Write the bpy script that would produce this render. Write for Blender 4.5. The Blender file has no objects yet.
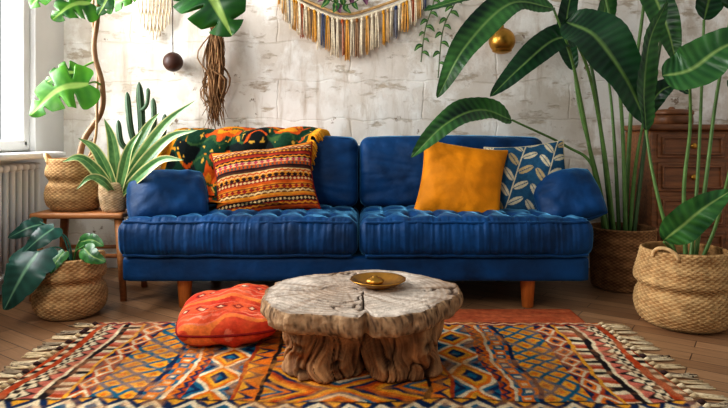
import bpy, math, random
import numpy as np
from mathutils import Vector, Matrix, noise
random.seed(7); np.random.seed(7)
S = bpy.context.scene; COL = S.collection
PI = math.pi
F, CX, CY, H = 593., 364., 138., .841
def P(px, py, Y): return np.array(((px-CX)*Y/F, Y, H-(py-CY)*Y/F))
def PP(l): return [P(*a) for a in l]
def lin(v): return v/12.92 if v <= .04045 else ((v+.055)/1.055)**2.4
def rgb(r, g, b): return (lin(r/255), lin(g/255), lin(b/255))
def nz(x, y, z=0.): return noise.noise(Vector((x, y, z)))
def mixc(a, b, t): return tuple(a[i]*(1-t)+b[i]*t for i in range(3))

# ------------------------------------------------------------------ materials
def mat(name, color=None, rough=.6, metal=0, var=.15, vscale=8, bump=0, bscale=40, sheen=0, tint=(1,1,1), trans=0, stretch=(1,1,1), spec=.5, bdist=.01, srough=.35):
    m = bpy.data.materials.new(name); m.use_nodes = True
    N = m.node_tree.nodes; L = m.node_tree.links
    b = N['Principled BSDF']; out = N['Material Output']
    tc = N.new('ShaderNodeTexCoord'); mp = N.new('ShaderNodeMapping'); mp.inputs['Scale'].default_value = stretch
    L.new(tc.outputs['Object'], mp.inputs['Vector'])
    n1 = N.new('ShaderNodeTexNoise'); n1.inputs['Scale'].default_value = vscale; n1.inputs['Detail'].default_value = 5
    L.new(mp.outputs['Vector'], n1.inputs['Vector'])
    mr = N.new('ShaderNodeMapRange'); mr.inputs['From Min'].default_value = .3; mr.inputs['From Max'].default_value = .7
    mr.inputs['To Min'].default_value = 1-var; mr.inputs['To Max'].default_value = 1+var
    L.new(n1.outputs['Fac'], mr.inputs['Value'])
    if color is None:
        c = N.new('ShaderNodeVertexColor'); c.layer_name = 'Col'; src = c.outputs['Color']
    else:
        c = N.new('ShaderNodeRGB'); c.outputs[0].default_value = (*color, 1); src = c.outputs[0]
    vm = N.new('ShaderNodeVectorMath'); vm.operation = 'SCALE'
    L.new(src, vm.inputs[0]); L.new(mr.outputs['Result'], vm.inputs['Scale'])
    L.new(vm.outputs[0], b.inputs['Base Color'])
    b.inputs['Roughness'].default_value = rough; b.inputs['Metallic'].default_value = metal
    b.inputs['Specular IOR Level'].default_value = spec
    if sheen:
        b.inputs['Sheen Weight'].default_value = sheen; b.inputs['Sheen Roughness'].default_value = srough
        b.inputs['Sheen Tint'].default_value = (*tint, 1)
    if bump:
        n2 = N.new('ShaderNodeTexNoise'); n2.inputs['Scale'].default_value = bscale; n2.inputs['Detail'].default_value = 6
        L.new(mp.outputs['Vector'], n2.inputs['Vector'])
        bp = N.new('ShaderNodeBump'); bp.inputs['Strength'].default_value = bump; bp.inputs['Distance'].default_value = bdist
        L.new(n2.outputs['Fac'], bp.inputs['Height']); L.new(bp.outputs['Normal'], b.inputs['Normal'])
    if trans:
        t = N.new('ShaderNodeBsdfTranslucent'); L.new(vm.outputs[0], t.inputs['Color'])
        mx = N.new('ShaderNodeMixShader'); mx.inputs[0].default_value = trans
        L.new(b.outputs[0], mx.inputs[1]); L.new(t.outputs[0], mx.inputs[2]); L.new(mx.outputs[0], out.inputs['Surface'])
    return m

VELVET = mat('blue_velvet', rgb(3, 58, 104), .6, var=.45, vscale=6, bump=.4, bscale=9, bdist=.03, sheen=1., tint=rgb(125, 205, 248), spec=.28, srough=.27)
CLOTH = mat('woven_cloth', None, .9, var=.18, vscale=60, bump=.35, bscale=220, spec=.15)
MUSTV = mat('mustard_velvet', rgb(214, 132, 14), .7, var=.3, vscale=7, bump=.4, bscale=12, bdist=.02, sheen=.7, tint=rgb(255, 205, 110), spec=.2, srough=.28)
RUGM = mat('rug_wool', None, .95, var=.25, vscale=35, bump=.5, bscale=260, spec=.1)
LEAF = mat('leaf_surface', None, .34, var=.2, vscale=12, trans=.17, spec=.45)
STEM = mat('stem_surface', None, .5, var=.2, vscale=30)
WICK = mat('wicker', None, .85, var=.25, vscale=40, bump=.4, bscale=150, spec=.2)
SOIL = mat('soil', rgb(48, 34, 26), .95, var=.4, vscale=60, bump=.8, bscale=90)
LEGW = mat('oak_leg', rgb(186, 108, 46), .4, var=.2, vscale=14, stretch=(6, 6, .8))
STOOLW = mat('stool_wood', rgb(172, 114, 66), .5, var=.2, vscale=14, stretch=(.8, 6, 6))
DRESW = mat('aged_walnut', rgb(128, 82, 48), .45, var=.4, vscale=10, stretch=(.7, 5, 5), bump=.1)
DARKW = mat('dark_wood', rgb(66, 36, 24), .5, var=.2, vscale=12)
TABW = mat('table_wood', None, .75, var=.28, vscale=24, bump=.7, bscale=70, spec=.25)
BRASS = mat('brass', rgb(190, 142, 66), .36, 1, var=.25, vscale=14)
WHITEP = mat('white_paint', rgb(236, 236, 234), .5, var=.04, vscale=4)
ROPE = mat('cotton_rope', None, .9, var=.2, vscale=60, bump=.3, bscale=200, spec=.1)
POTC = mat('terracotta', rgb(150, 84, 56), .8, var=.15, vscale=10)
gl = bpy.data.materials.new('window_glass'); gl.use_nodes = True
_n = gl.node_tree.nodes; _l = gl.node_tree.links
_t = _n.new('ShaderNodeBsdfTransparent'); _g = _n.new('ShaderNodeBsdfGlossy'); _g.inputs['Roughness'].default_value = .05
_m = _n.new('ShaderNodeMixShader'); _m.inputs[0].default_value = .06
_l.new(_t.outputs[0], _m.inputs[1]); _l.new(_g.outputs[0], _m.inputs[2]); _l.new(_m.outputs[0], _n['Material Output'].inputs['Surface'])

def wall_material():
    m = bpy.data.materials.new('whitewashed_blocks'); m.use_nodes = True
    N = m.node_tree.nodes; L = m.node_tree.links; b = N['Principled BSDF']
    tc = N.new('ShaderNodeTexCoord'); sp = N.new('ShaderNodeSeparateXYZ'); L.new(tc.outputs['Object'], sp.inputs[0])
    ad = N.new('ShaderNodeMath'); L.new(sp.outputs['X'], ad.inputs[0]); L.new(sp.outputs['Y'], ad.inputs[1])
    cb = N.new('ShaderNodeCombineXYZ'); L.new(ad.outputs[0], cb.inputs['X']); L.new(sp.outputs['Z'], cb.inputs['Y'])
    nw = N.new('ShaderNodeTexNoise'); nw.inputs['Scale'].default_value = 6; nw.inputs['Detail'].default_value = 6; L.new(tc.outputs['Object'], nw.inputs['Vector'])
    sc = N.new('ShaderNodeVectorMath'); sc.operation = 'SCALE'; sc.inputs['Scale'].default_value = .08; L.new(nw.outputs['Color'], sc.inputs[0])
    av = N.new('ShaderNodeVectorMath'); L.new(cb.outputs[0], av.inputs[0]); L.new(sc.outputs[0], av.inputs[1])
    br = N.new('ShaderNodeTexBrick'); L.new(av.outputs[0], br.inputs['Vector'])
    br.inputs['Scale'].default_value = 1; br.inputs['Brick Width'].default_value = .95; br.inputs['Row Height'].default_value = .25
    br.inputs['Mortar Size'].default_value = .009; br.inputs['Mortar Smooth'].default_value = 1.
    br.inputs['Color1'].default_value = (*rgb(236, 229, 219), 1); br.inputs['Color2'].default_value = (*rgb(228, 220, 209), 1)
    br.inputs['Mortar'].default_value = (*rgb(212, 202, 189), 1)
    def stain(prev, scale, lo, hi, col, detail=8, st=(1, 1, 1), off=(0, 0, 0)):
        mp = N.new('ShaderNodeMapping'); mp.inputs['Scale'].default_value = st; mp.inputs['Location'].default_value = off; L.new(tc.outputs['Object'], mp.inputs[0])
        n = N.new('ShaderNodeTexNoise'); n.inputs['Scale'].default_value = scale; n.inputs['Detail'].default_value = detail
        n.inputs['Roughness'].default_value = .65
        L.new(mp.outputs[0], n.inputs['Vector'])
        r = N.new('ShaderNodeMapRange'); r.inputs['From Min'].default_value = lo; r.inputs['From Max'].default_value = hi
        L.new(n.outputs['Fac'], r.inputs['Value'])
        x = N.new('ShaderNodeMix'); x.data_type = 'RGBA'; x.inputs[7].default_value = (*col, 1)
        L.new(r.outputs['Result'], x.inputs[0]); L.new(prev, x.inputs[6]); return x.outputs[2], r.outputs['Result']
    c, _ = stain(br.outputs['Color'], 1.6, .42, .74, rgb(206, 192, 173))
    c, s1 = stain(c, 3, .47, .56, rgb(246, 242, 234), 10, (1, 1, .8))
    c, _ = stain(c, 5, .55, .75, rgb(192, 176, 156), 10, (2.4, 1, .35), (3, 0, 1))
    c, s2 = stain(c, 6, .57, .63, rgb(196, 181, 161), 10, (.6, 1, 1.8), (7, 0, 2))
    c, s3 = stain(c, 9, .65, .69, rgb(144, 124, 103), 10, (1, 1, 1), (1, 0, 5))
    L.new(c, b.inputs['Base Color']); b.inputs['Roughness'].default_value = .85
    def madd(a, bb, k):
        q = N.new('ShaderNodeMath'); q.operation = 'MULTIPLY_ADD'; q.inputs[1].default_value = k; L.new(a, q.inputs[0]); L.new(bb, q.inputs[2]); return q.outputs[0]
    h = madd(br.outputs['Fac'], s2, .4); h = madd(s1, h, -.3); h = madd(nw.outputs['Fac'], h, 1.3)
    bp = N.new('ShaderNodeBump'); bp.invert = True; bp.inputs['Strength'].default_value = .45; bp.inputs['Distance'].default_value = .012
    L.new(h, bp.inputs['Height']); L.new(bp.outputs['Normal'], b.inputs['Normal'])
    return m
WALL = wall_material()
def floor_material():
    m = bpy.data.materials.new('parquet'); m.use_nodes = True
    N = m.node_tree.nodes; L = m.node_tree.links; b = N['Principled BSDF']
    tc = N.new('ShaderNodeTexCoord'); mp = N.new('ShaderNodeMapping'); mp.inputs['Rotation'].default_value = (0, 0, .6)
    L.new(tc.outputs['Object'], mp.inputs[0])
    br = N.new('ShaderNodeTexBrick'); L.new(mp.outputs[0], br.inputs['Vector'])
    br.inputs['Scale'].default_value = 1; br.inputs['Brick Width'].default_value = .5; br.inputs['Row Height'].default_value = .085
    br.inputs['Mortar Size'].default_value = .002
    br.inputs['Color1'].default_value = (*rgb(172, 132, 96), 1); br.inputs['Color2'].default_value = (*rgb(138, 102, 72), 1)
    br.inputs['Mortar'].default_value = (*rgb(66, 46, 34), 1)
    m2 = N.new('ShaderNodeMapping'); m2.inputs['Scale'].default_value = (2, 30, 1); L.new(mp.outputs[0], m2.inputs[0])
    n = N.new('ShaderNodeTexNoise'); n.inputs['Scale'].default_value = 3; n.inputs['Detail'].default_value = 6; L.new(m2.outputs[0], n.inputs['Vector'])
    r = N.new('ShaderNodeMapRange'); r.inputs['To Min'].default_value = .55; r.inputs['To Max'].default_value = 1.4; L.new(n.outputs['Fac'], r.inputs['Value'])
    v = N.new('ShaderNodeVectorMath'); v.operation = 'SCALE'; L.new(br.outputs['Color'], v.inputs[0]); L.new(r.outputs['Result'], v.inputs['Scale'])
    L.new(v.outputs[0], b.inputs['Base Color']); b.inputs['Roughness'].default_value = .42
    return m
FLOOR = floor_material()

# ------------------------------------------------------------------ mesh tools
class M:
    def __init__(s): s.V = []; s.F = []; s.C = []
    def add(s, vf, col=None):
        v, f = vf[0], vf[1]; o = len(s.V)
        s.V += [tuple(map(float, p)) for p in v]; s.F += [tuple(i+o for i in q) for q in f]
        if len(vf) > 2 and col is None: s.C += list(vf[2])
        else:
            col = col or (1, 1, 1)
            s.C += [col]*len(v)
        return s
def tag(o, label, cat, group=None, kind=None):
    if label: o['label'] = label
    if cat: o['category'] = cat
    if group: o['group'] = group
    if kind: o['kind'] = kind
    return o
def root_loc(o):
    while o.parent: o = o.parent
    return o.location
def obj(name, g, m, parent=None, smooth=True, local=False, label=None):
    if not isinstance(g, M): g = M().add(g)
    V = g.V
    if parent is not None and not local:
        l = root_loc(parent); V = [(a[0]-l[0], a[1]-l[1], a[2]-l[2]) for a in V]
    me = bpy.data.meshes.new(name); me.from_pydata(V, [], g.F); me.update()
    if smooth: me.polygons.foreach_set('use_smooth', [True]*len(me.polygons))
    at = me.color_attributes.new('Col', 'FLOAT_COLOR', 'POINT')
    ca = np.ones((len(V), 4), dtype=np.float32); ca[:, :3] = np.array(g.C, dtype=np.float32).reshape(-1, 3)
    at.data.foreach_set('color', ca.ravel())
    me.materials.append(m)
    o = bpy.data.objects.new(name, me); COL.objects.link(o)
    if parent is not None: o.parent = parent
    if label: o['label'] = label
    return o
def thing(name, label, cat, loc, group=None):
    o = bpy.data.objects.new(name, None); COL.objects.link(o); o.location = tuple(map(float, loc)); o.empty_display_size = .1
    return tag(o, label, cat, group)
def cr(pts, n):
    p = np.array(pts, float); k = len(p)
    if k == 2: return np.array([p[0]+(p[1]-p[0])*t for t in np.linspace(0, 1, n)])
    e = np.vstack([2*p[0]-p[1], p, 2*p[-1]-p[-2]]); out = []
    for t in np.linspace(0, k-1-1e-9, n):
        i = int(t); u = t-i; a, b, c, d = e[i:i+4]
        out.append(.5*((2*b)+(c-a)*u+(2*a-5*b+4*c-d)*u*u+(3*b-a-3*c+d)*u**3))
    return np.array(out)
def tube(path, r, k=8):
    p = np.array(path, float); n = len(p); r = np.full(n, r) if np.isscalar(r) else np.array(r)
    t = np.gradient(p, axis=0); t /= np.linalg.norm(t, axis=1)[:, None]+1e-12
    a = np.cross(t[0], (0, 0, 1.)); 
    if np.linalg.norm(a) < .05: a = np.cross(t[0], (1., 0, 0))
    V = []; Fc = []
    for i in range(n):
        a = a-t[i]*np.dot(a, t[i]); a /= np.linalg.norm(a); b = np.cross(t[i], a)
        for j in range(k):
            th = 2*PI*j/k; V.append(p[i]+r[i]*(math.cos(th)*a+math.sin(th)*b))
    for i in range(n-1):
        for j in range(k): Fc.append((i*k+j, i*k+(j+1) % k, (i+1)*k+(j+1) % k, (i+1)*k+j))
    Fc.append(tuple(range(k-1, -1, -1))); Fc.append(tuple((n-1)*k+j for j in range(k)))
    return V, Fc
def lathe(prof, c, k=48, fn=None, cf=None):
    V = []; Fc = []; C = []
    for i, (r, z) in enumerate(prof):
        for j in range(k):
            th = 2*PI*j/k; rr = r if fn is None else fn(r, z, th, i)
            V.append((c[0]+rr*math.cos(th), c[1]+rr*math.sin(th), c[2]+z)); C.append(cf(r, z, th, i) if cf else (1, 1, 1))
    n = len(prof)
    for i in range(n-1):
        for j in range(k): Fc.append((i*k+j, i*k+(j+1) % k, (i+1)*k+(j+1) % k, (i+1)*k+j))
    Fc.append(tuple(range(k-1, -1, -1))); Fc.append(tuple((n-1)*k+j for j in range(k)))
    return V, Fc, C
def rbox(c, half, r, n=(6, 6, 6), disp=None):
    r = min(r, min(half)*.999); idx = {}; V = []; Fc = []; nx, ny, nz_ = n
    hv = np.array(half)
    def vid(i, j, k):
        key = (i, j, k)
        if key in idx: return idx[key]
        q = np.array((-1+2*i/nx, -1+2*j/ny, -1+2*k/nz_))*hv
        inn = np.clip(q, -(hv-r), hv-r); d = q-inn; L = np.linalg.norm(d); d = d/(L+1e-12)
        p = inn+d*r
        if disp: p = disp(p, d)
        idx[key] = len(V); V.append(p+np.array(c)); return idx[key]
    for (A, B, fx) in ((0, 1, 2), (1, 2, 0), (2, 0, 1)):
        for side in (0, 1):
            for a in range(n[A]):
                for b in range(n[B]):
                    q = []
                    for (da, db) in ((0, 0), (1, 0), (1, 1), (0, 1)):
                        t = [0, 0, 0]; t[A] = a+da; t[B] = b+db; t[fx] = side*n[fx]; q.append(vid(*t))
                    Fc.append(tuple(q) if side else tuple(q[::-1]))
    return V, Fc
def box(a, b):
    (x0, y0, z0), (x1, y1, z1) = a, b
    V = [(x0, y0, z0), (x1, y0, z0), (x1, y1, z0), (x0, y1, z0), (x0, y0, z1), (x1, y0, z1), (x1, y1, z1), (x0, y1, z1)]
    return V, [(0, 3, 2, 1), (4, 5, 6, 7), (0, 1, 5, 4), (1, 2, 6, 5), (2, 3, 7, 6), (3, 0, 4, 7)]
def bbox_(a, b, r=.008, n=(3, 3, 3)):
    c = [(a[i]+b[i])/2 for i in range(3)]; h = [abs(b[i]-a[i])/2 for i in range(3)]
    nn = tuple(max(2, min(40, int(h[i]*2/(r*.9)))) for i in range(3))
    return rbox(c, h, r, nn)
def grid(Vn, n, m, close=False):
    Fc = []
    for i in range(n-1):
        for j in range(m-1): Fc.append((i*m+j, (i+1)*m+j, (i+1)*m+j+1, i*m+j+1))
    return Vn, Fc

DG1, DG2, DRIB = rgb(10, 42, 26), rgb(44, 96, 52), rgb(118, 152, 84)
LG1, LG2, LRIB = rgb(52, 120, 30), rgb(104, 172, 52), rgb(164, 200, 104)
MG1, MG2, MRIB = rgb(26, 78, 38), rgb(78, 136, 64), rgb(144, 174, 100)
def leaf(pts, width, nh=(0, -1, .35), kind='banana', fold=.3, wav=.06, nl=44, nw=7, c=(DG1, DG2, DRIB), seed=0, cutn=5, deep=.55):
    mid = cr(pts, nl+1); T = np.gradient(mid, axis=0); T /= np.linalg.norm(T, axis=1)[:, None]
    L = np.linalg.norm(np.diff(mid, axis=0), axis=1).sum(); nh = np.array(nh, float); nh /= np.linalg.norm(nh)
    V = []; C = []
    for i in range(nl+1):
        s = i/nl; t = T[i]; sd = np.cross(t, nh); 
        if np.linalg.norm(sd) < .1: sd = np.cross(t, (1., 0, 0))
        sd /= np.linalg.norm(sd); nn = np.cross(sd, t)
        if kind == 'banana': w = width/2*max(0, math.sin(PI*min(1, s**.72)))**.62
        elif kind == 'blade': w = width/2*min(1, .55+1.2*s)*max(0, 1-s**2.4)
        elif kind == 'oval': w = width/2*max(0, math.sin(PI*s**.8))**.8
        else: w = width/2*min(1, (s+.02)/.22)**.5*max(0, 1-s**1.8)**.75
        for j in range(-nw, nw+1):
            u = j/nw; ww = w
            if kind == 'monstera' and abs(u) > .18:
                g = max(0, math.cos(2*PI*cutn*(s-.02)+(.5 if u > 0 else 0)))**6*min(1, s*6)*(1 if s < .92 else 0)
                ww = w*(1-deep*g*(abs(u)-.18)/.82)
            x = u*ww
            p = mid[i]+sd*x*math.cos(fold)+nn*abs(x)*math.sin(fold)
            p = p+nn*wav*width*abs(u)*math.sin(s*17+seed+(1.3 if u > 0 else 0))
            if kind == 'banana': p = p+nn*.0018*math.sin(s*L*170-abs(u)*5)*min(1, abs(u)*4)
            if kind == 'monstera':
                p = p+t*(abs(u)*w*.25*(s-.35)*2)-t*abs(u)*w*.7*max(0, 1-s*4)
                p = p-nn*abs(u)**2*w*.2
            V.append(p)
            if abs(u) < .1: C.append(c[2])
            else:
                f = .5+.5*math.sin(s*L*170-abs(u)*5); f = .25+.35*f*.7+.5*nz(s*3+seed, u*1.5, seed)
                C.append(mixc(c[0], c[1], max(0, min(1, f))))
    Vn, Fc = grid(V, nl+1, 2*nw+1)
    return Vn, Fc, C
def stem(parent, pts, r0, r1, col, n=30, k=8, name='stem'):
    pa = cr(pts, n); return obj(name, M().add(tube(pa, np.linspace(r0, r1, n), k), col), STEM, parent)

def basket(parent, c, prof, cA, cB, freq=30, amp=.0036, rowh=.009, wall=.012, soilz=None, name='basket', k=130):
    pr = cr([(a, b) for a, b in prof], 200)
    d = np.concatenate([[0], np.cumsum(np.linalg.norm(np.diff(pr, axis=0), axis=1))]); n = int(d[-1]/rowh)*2
    q = [(np.interp(t, d, pr[:, 0]), np.interp(t, d, pr[:, 1])) for t in np.linspace(0, d[-1], n)]
    top = q[-1]; m = len(q)
    q += [(top[0]-wall*.5, top[1]+.006), (top[0]-wall, top[1])]+[(max(.02, a-wall), b) for a, b in q[::-1][2:int(m*.3):3]]
    def fn(r, z, th, i): return r+(amp*math.sin(freq*th+PI*(i//2)) + (.0018 if i % 2 else -.0018) if i < m else 0)
    def cf(r, z, th, i):
        f = .48+.34*math.sin(freq*th+PI*(i//2))+(.14 if i % 2 else -.18)+.35*nz(th*3, z*30, c[0]*7)+.14*math.sin(z*95)
        if i >= m: f = .15
        return mixc(cA, cB, max(0, min(1, f)))
    b = obj(name, lathe(q, c, k, fn, cf), WICK, parent)
    sz = soilz if soilz else top[1]-.04
    rr = np.interp(sz, [a[1] for a in q[:m]], [a[0] for a in q[:m]])-wall*.8
    obj('soil', lathe([(rr, sz-.02), (rr*.97, sz), (rr*.5, sz+.008), (.01, sz+.01)], c, 32, lambda r, z, t, i: r*(1+.02*math.sin(5*t))), SOIL, parent)
    return b
def handle(parent, c, ang, r, z, col, w=.055, h=.05):
    pts = []
    for a in np.linspace(0, PI, 14):
        th = ang+math.cos(a)*w/r
        rad = r+.012*math.sin(a)
        pts.append((c[0]+rad*math.cos(th), c[1]+rad*math.sin(th), c[2]+z+h*math.sin(a)))
    obj('basket_handle', M().add(tube(pts, .008, 8), col), WICK, parent)

# ------------------------------------------------------------------ room shell
WX, WY = -1.95, 3.85
tag(obj('floor', box((-2.2, -.6, -.05), (3.0, 4.0, 0)), FLOOR, smooth=False), 'brown wooden parquet floor', None, kind='structure')
tag(obj('wall_back', box((-2.15, WY, -.05), (3.0, WY+.15, 2.7)), WALL, smooth=False), 'distressed whitewashed block wall behind the sofa', None, kind='structure')
w = M(); y0, y1, z0, z1 = 2.1, 3.52, .76, 2.3
w.add(box((WX-.2, -.6, -.05), (WX, y0, 2.7))); w.add(box((WX-.2, y1, -.05), (WX, WY, 2.7)))
w.add(box((WX-.2, y0, -.05), (WX, y1, z0))); w.add(box((WX-.2, y0, z1), (WX, y1, 2.7)))
tag(obj('wall_left', w, WHITEP, smooth=False), 'white painted wall holding the window', None, kind='structure')
tag(obj('wall_right', box((3.0, .4, -.05), (3.12, WY+.15, 2.7)), WHITEP, smooth=False), 'white wall out of view on the right', None, kind='structure')
tag(obj('baseboard_back', bbox_((-1.95, WY-.018, 0), (3.0, WY, .1), .006), WHITEP), 'white baseboard behind the sofa', None, kind='structure')
tag(obj('trim_1', bbox_((WX-.1, y0-.05, z0-.035), (WX+.16, y1+.05, z0), .01), WHITEP), 'white window sill above the radiator', None, kind='structure')
wr = thing('window_1', 'white framed casement window on the left wall', 'window', (WX-.06, (y0+y1)/2, z0)); wr['kind'] = 'structure'
xa, xb = WX-.09, WX-.03
g = M()
g.add(bbox_((xa, y0, z0), (xb, y1, z0+.07), .01)); g.add(bbox_((xa, y0, z1-.07), (xb, y1, z1), .01))
for ya in (y0, (y0+y1)/2-.045, y1-.07): g.add(bbox_((xa, ya, z0), (xb, ya+.07, z1), .01))
g.add(bbox_((xa+.01, y0, 1.72), (xb-.01, y1, 1.77), .01))
obj('window_frame', g, WHITEP, wr)
obj('pane', box((WX-.065, y0+.06, z0+.06), (WX-.06, y1-.06, z1-.06)), gl, wr, smooth=False)

rd = thing('radiator', 'white column radiator below the window', 'radiator', (WX+.06, 3.0, 0))
for i in range(17):
    ya = 2.42+i*.06
    g = M()
    for dx in (.03, .085): g.add(tube([(WX+dx, ya, .12), (WX+dx, ya, .67)], .017, 10))
    g.add(rbox((WX+.058, ya, .68), (.047, .026, .022), .02, (6, 6, 6))); g.add(rbox((WX+.058, ya, .12), (.047, .026, .022), .02, (6, 6, 6)))
    obj('radiator_section', g, WHITEP, rd)
obj('pipe', tube([(WX+.058, 2.41, .12), (WX+.058, 2.37, .12), (WX+.058, 2.36, .11), (WX+.058, 2.36, 0)], .012), WHITEP, rd)
obj('pipe', tube([(WX+.058, 3.39, .12), (WX+.058, 3.43, .12), (WX+.058, 3.44, .11), (WX+.058, 3.44, 0)], .012), WHITEP, rd)

# ------------------------------------------------------------------ rugs
def tri(x, p): return np.abs(((x/p) % 1)-.5)*2
def pal(idx, cols):
    a = np.array(cols); return a[np.mod(idx.astype(int), len(cols))]
rust, orange, must, cream, navy, black, teal, red, olive, pink = [rgb(*c) for c in ((174, 68, 30), (220, 116, 30), (226, 160, 50), (226, 206, 170), (20, 44, 78), (34, 28, 30), (26, 98, 126), (174, 52, 36), (200, 152, 62), (200, 112, 92))]
RX0, RX1, RY0, RY1 = -1.19, 1.05, .95, 2.67
NX, NY = 680, 500
xs = np.linspace(0, RX1-RX0, NX); ys = np.linspace(0, RY1-RY0, NY)
X, Y = np.meshgrid(xs, ys, indexing='ij'); Cc = np.zeros((NX, NY, 3))
def lowf(sc, z, st=8): return np.array([[nz(a*sc, b*sc, z) for b in ys[::st]] for a in xs[::st]]).repeat(st, 0).repeat(st, 1)[:NX, :NY]
Xw = X+.03*lowf(4, 1.5, 2)+.009*lowf(22, 4.5, 2); Yw = Y+.04*lowf(4, 9.5, 2)+.009*lowf(22, 8.5, 2)
Wd = RX1-RX0
Xm = np.minimum(Xw, Wd-Xw)          # mirrored about the middle
def checks(a, x, y): return pal(np.floor(x/.018)+np.floor(y/.026), [black, cream])
def dia(cols, p, k=5): return lambda a, x, y: pal(np.floor((np.abs(a-.5)*2+tri(y, p))*k*.5), cols)
def zig(cols, p, k=4): return lambda a, x, y: pal(np.floor((a+.5*tri(y, p))*k), cols)
def bars(cols, p): return lambda a, x, y: pal(np.floor(y/p), cols)
def trg(c1, c2, p, c3):
    def f(a, x, y):
        t = tri(y, p); r = np.where((a < t)[..., None], np.array(c1), np.array(c2))
        return np.where(((a < t*.6-.1))[..., None], np.array(c3), r)
    return f
def solid(c): return lambda a, x, y: np.broadcast_to(np.array(c), a.shape+(3,))
def hooks(c1, c2, c3, p):
    def f(a, x, y):
        m = (tri(y, p) > .5) ^ (np.abs(a-.5) > .3); r = np.where(m[..., None], np.array(c1), np.array(c2))
        return np.where(((tri(y, p/2) > .7) & (np.abs(a-.5) < .16))[..., None], np.array(c3), r)
    return f
def lattice(c1, c2, c3, p):
    def f(a, x, y):
        d1 = np.abs((((x+y)/p) % 1)-.5); d2 = np.abs((((x-y)/p) % 1)-.5)
        r = np.where(((d1 > .37) | (d2 > .37))[..., None], np.array(c2), np.array(c1))
        return np.where(((d1 < .17) & (d2 < .17))[..., None], np.array(c3), r)
    return f
bands = [(.022, bars([black, cream], .03)), (.026, solid(rust)), (.032, checks), (.05, trg(black, pink, .06, cream)), (.014, solid(cream)), (.024, solid(black)), (.05, bars([pink, cream, black, cream, rust], .024)), (.014, solid(must)), (.08, dia([navy, orange, cream, rust, navy], .11, 6)),
         (.16, lattice(must, teal, orange, .09)), (.016, solid(navy)), (.065, hooks(teal, orange, cream, .10)), (.012, solid(cream)), (.04, zig([rust, orange, navy], .05, 3)),
         (.15, dia([teal, navy, must, orange, cream, teal, navy], .20, 8)), (.016, solid(rust)), (.07, trg(navy, orange, .08, must)), (.016, solid(black)),
         (.6, dia([orange, must, navy, orange, teal, must, orange, rust, orange, cream, teal, orange, must, navy, rust], .34, 22))]
tot = 0
for wd, fn in bands:
    m = (Xm >= tot) & (Xm < tot+wd)
    if m.any(): Cc[m] = fn((Xm[m]-tot)/wd, Xm[m], Yw[m])
    tot += wd
m = Xm < 0; Cc[m] = np.array(rust)
# end borders and a cross band
eb = (RY1-RY0)-Yw
m = (eb < .045); Cc[m] = zig([navy, orange, cream, rust], .07, 4)(eb[m]/.045, eb[m], Xw[m])
fb = np.abs(eb-.855); m = fb < .055; Cc[m] = dia([teal, cream, navy, must], .10, 4)((eb[m]-.8)/.11, Xw[m], Xw[m])
m = (fb > .055) & (fb < .064); Cc[m] = np.array(black)
wear = .72+.38*np.random.rand(NX, NY)+.14*np.sin(Y*900)
fade = lowf(2.5, 3, 2)
worn = np.clip(lowf(7, 6, 2)*1.3+1.0*lowf(26, 2, 2)+.04, 0, .46)[..., None]
bl_ = (Cc+np.roll(Cc, 1, 0)+np.roll(Cc, -1, 0)+np.roll(Cc, 1, 1)+np.roll(Cc, -1, 1)+np.roll(Cc, 2, 1)+np.roll(Cc, -2, 1))/7
Cc = Cc*.4+bl_*.6
k_ = np.clip((Xm-.3)/.3, 0, 1)[..., None]
wc_ = np.array(rgb(212, 142, 62))*k_+np.array(rgb(186, 128, 88))*(1-k_)
Cc = Cc*(1-worn)+wc_*worn
Cc = Cc*(wear*(1+.4*fade))[..., None]
Zr = np.full((NX, NY), .012)+.0015*fade; Zr[0] = Zr[-1] = .002; Zr[:, 0] = Zr[:, -1] = .002
rv = np.stack([X+RX0, Y+RY0+.008*np.sin(X*5), Zr], -1).reshape(-1, 3)
rug = thing('kilim_rug', 'large multicoloured geometric kilim rug with knotted tassels under the stump table', 'rug', (0, 1.8, 0))
g = M(); v, f = grid(rv, NX, NY); g.V = v.tolist(); g.F = f; g.C = Cc.reshape(-1, 3).tolist()
obj('rug_field', g, RUGM, rug)
tm = []
for q in range(3):
    g = M(); rr = random.Random(q)
    cc = [cream, rgb(205, 180, 140), rgb(70, 50, 48)][q]
    g.add(tube([(0, 0, .009), (.018, 0, .012), (.03, 0, .009)], [.004, .009, .004], 8), cc)
    for s in range(6):
        e = (rr.uniform(-.022, .022)); l = rr.uniform(.09, .13)
        g.add(tube(cr([(.026, 0, .009), (.06, e*.5, .006), (l, e, .004)], 7), .0032, 5), mixc(cc, cream, rr.random()*.6))
    tm.append(g)
proto = []
n_t = 44
for side in (0, 1):
    for i in range(n_t):
        q = random.choice((0, 0, 1, 2)); yy = RY0+.02+(RY1-RY0-.04)*i/(n_t-1)
        have = [p for p in proto if p[0] == q]
        if not have:
            o = obj('tassel', tm[q], ROPE, rug, local=True); proto.append((q, o))
        else:
            o = have[0][1].copy(); COL.objects.link(o); o.parent = rug
        o.location = ((RX1-.004 if side else RX0+.004), yy-1.8, 0)
        o.rotation_euler = (0, 0, (0 if side else PI)+random.uniform(-.35, .35))
# faded red runner below sofa front
g = M(); nx, ny = 200, 50; vv = []; cc = []
for i in range(nx):
    for j in range(ny):
        x = -.35+1.36*i/(nx-1); y = 2.69+.21*j/(ny-1); e = i in (0, nx-1) or j in (0, ny-1)
        vv.append((x, y, .001 if e else .006))
        cc.append(mixc(rgb(160, 74, 44), rgb(190, 104, 66), max(0, min(1, .5+.6*nz(x*9, y*26, 4)+.25*(random.random()-.5)))))
g.V = vv; g.F = grid(vv, nx, ny)[1]; g.C = cc
tag(obj('runner_rug', g, RUGM), 'faded plain red flat runner before the sofa, behind the kilim rug', 'rug')

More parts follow.
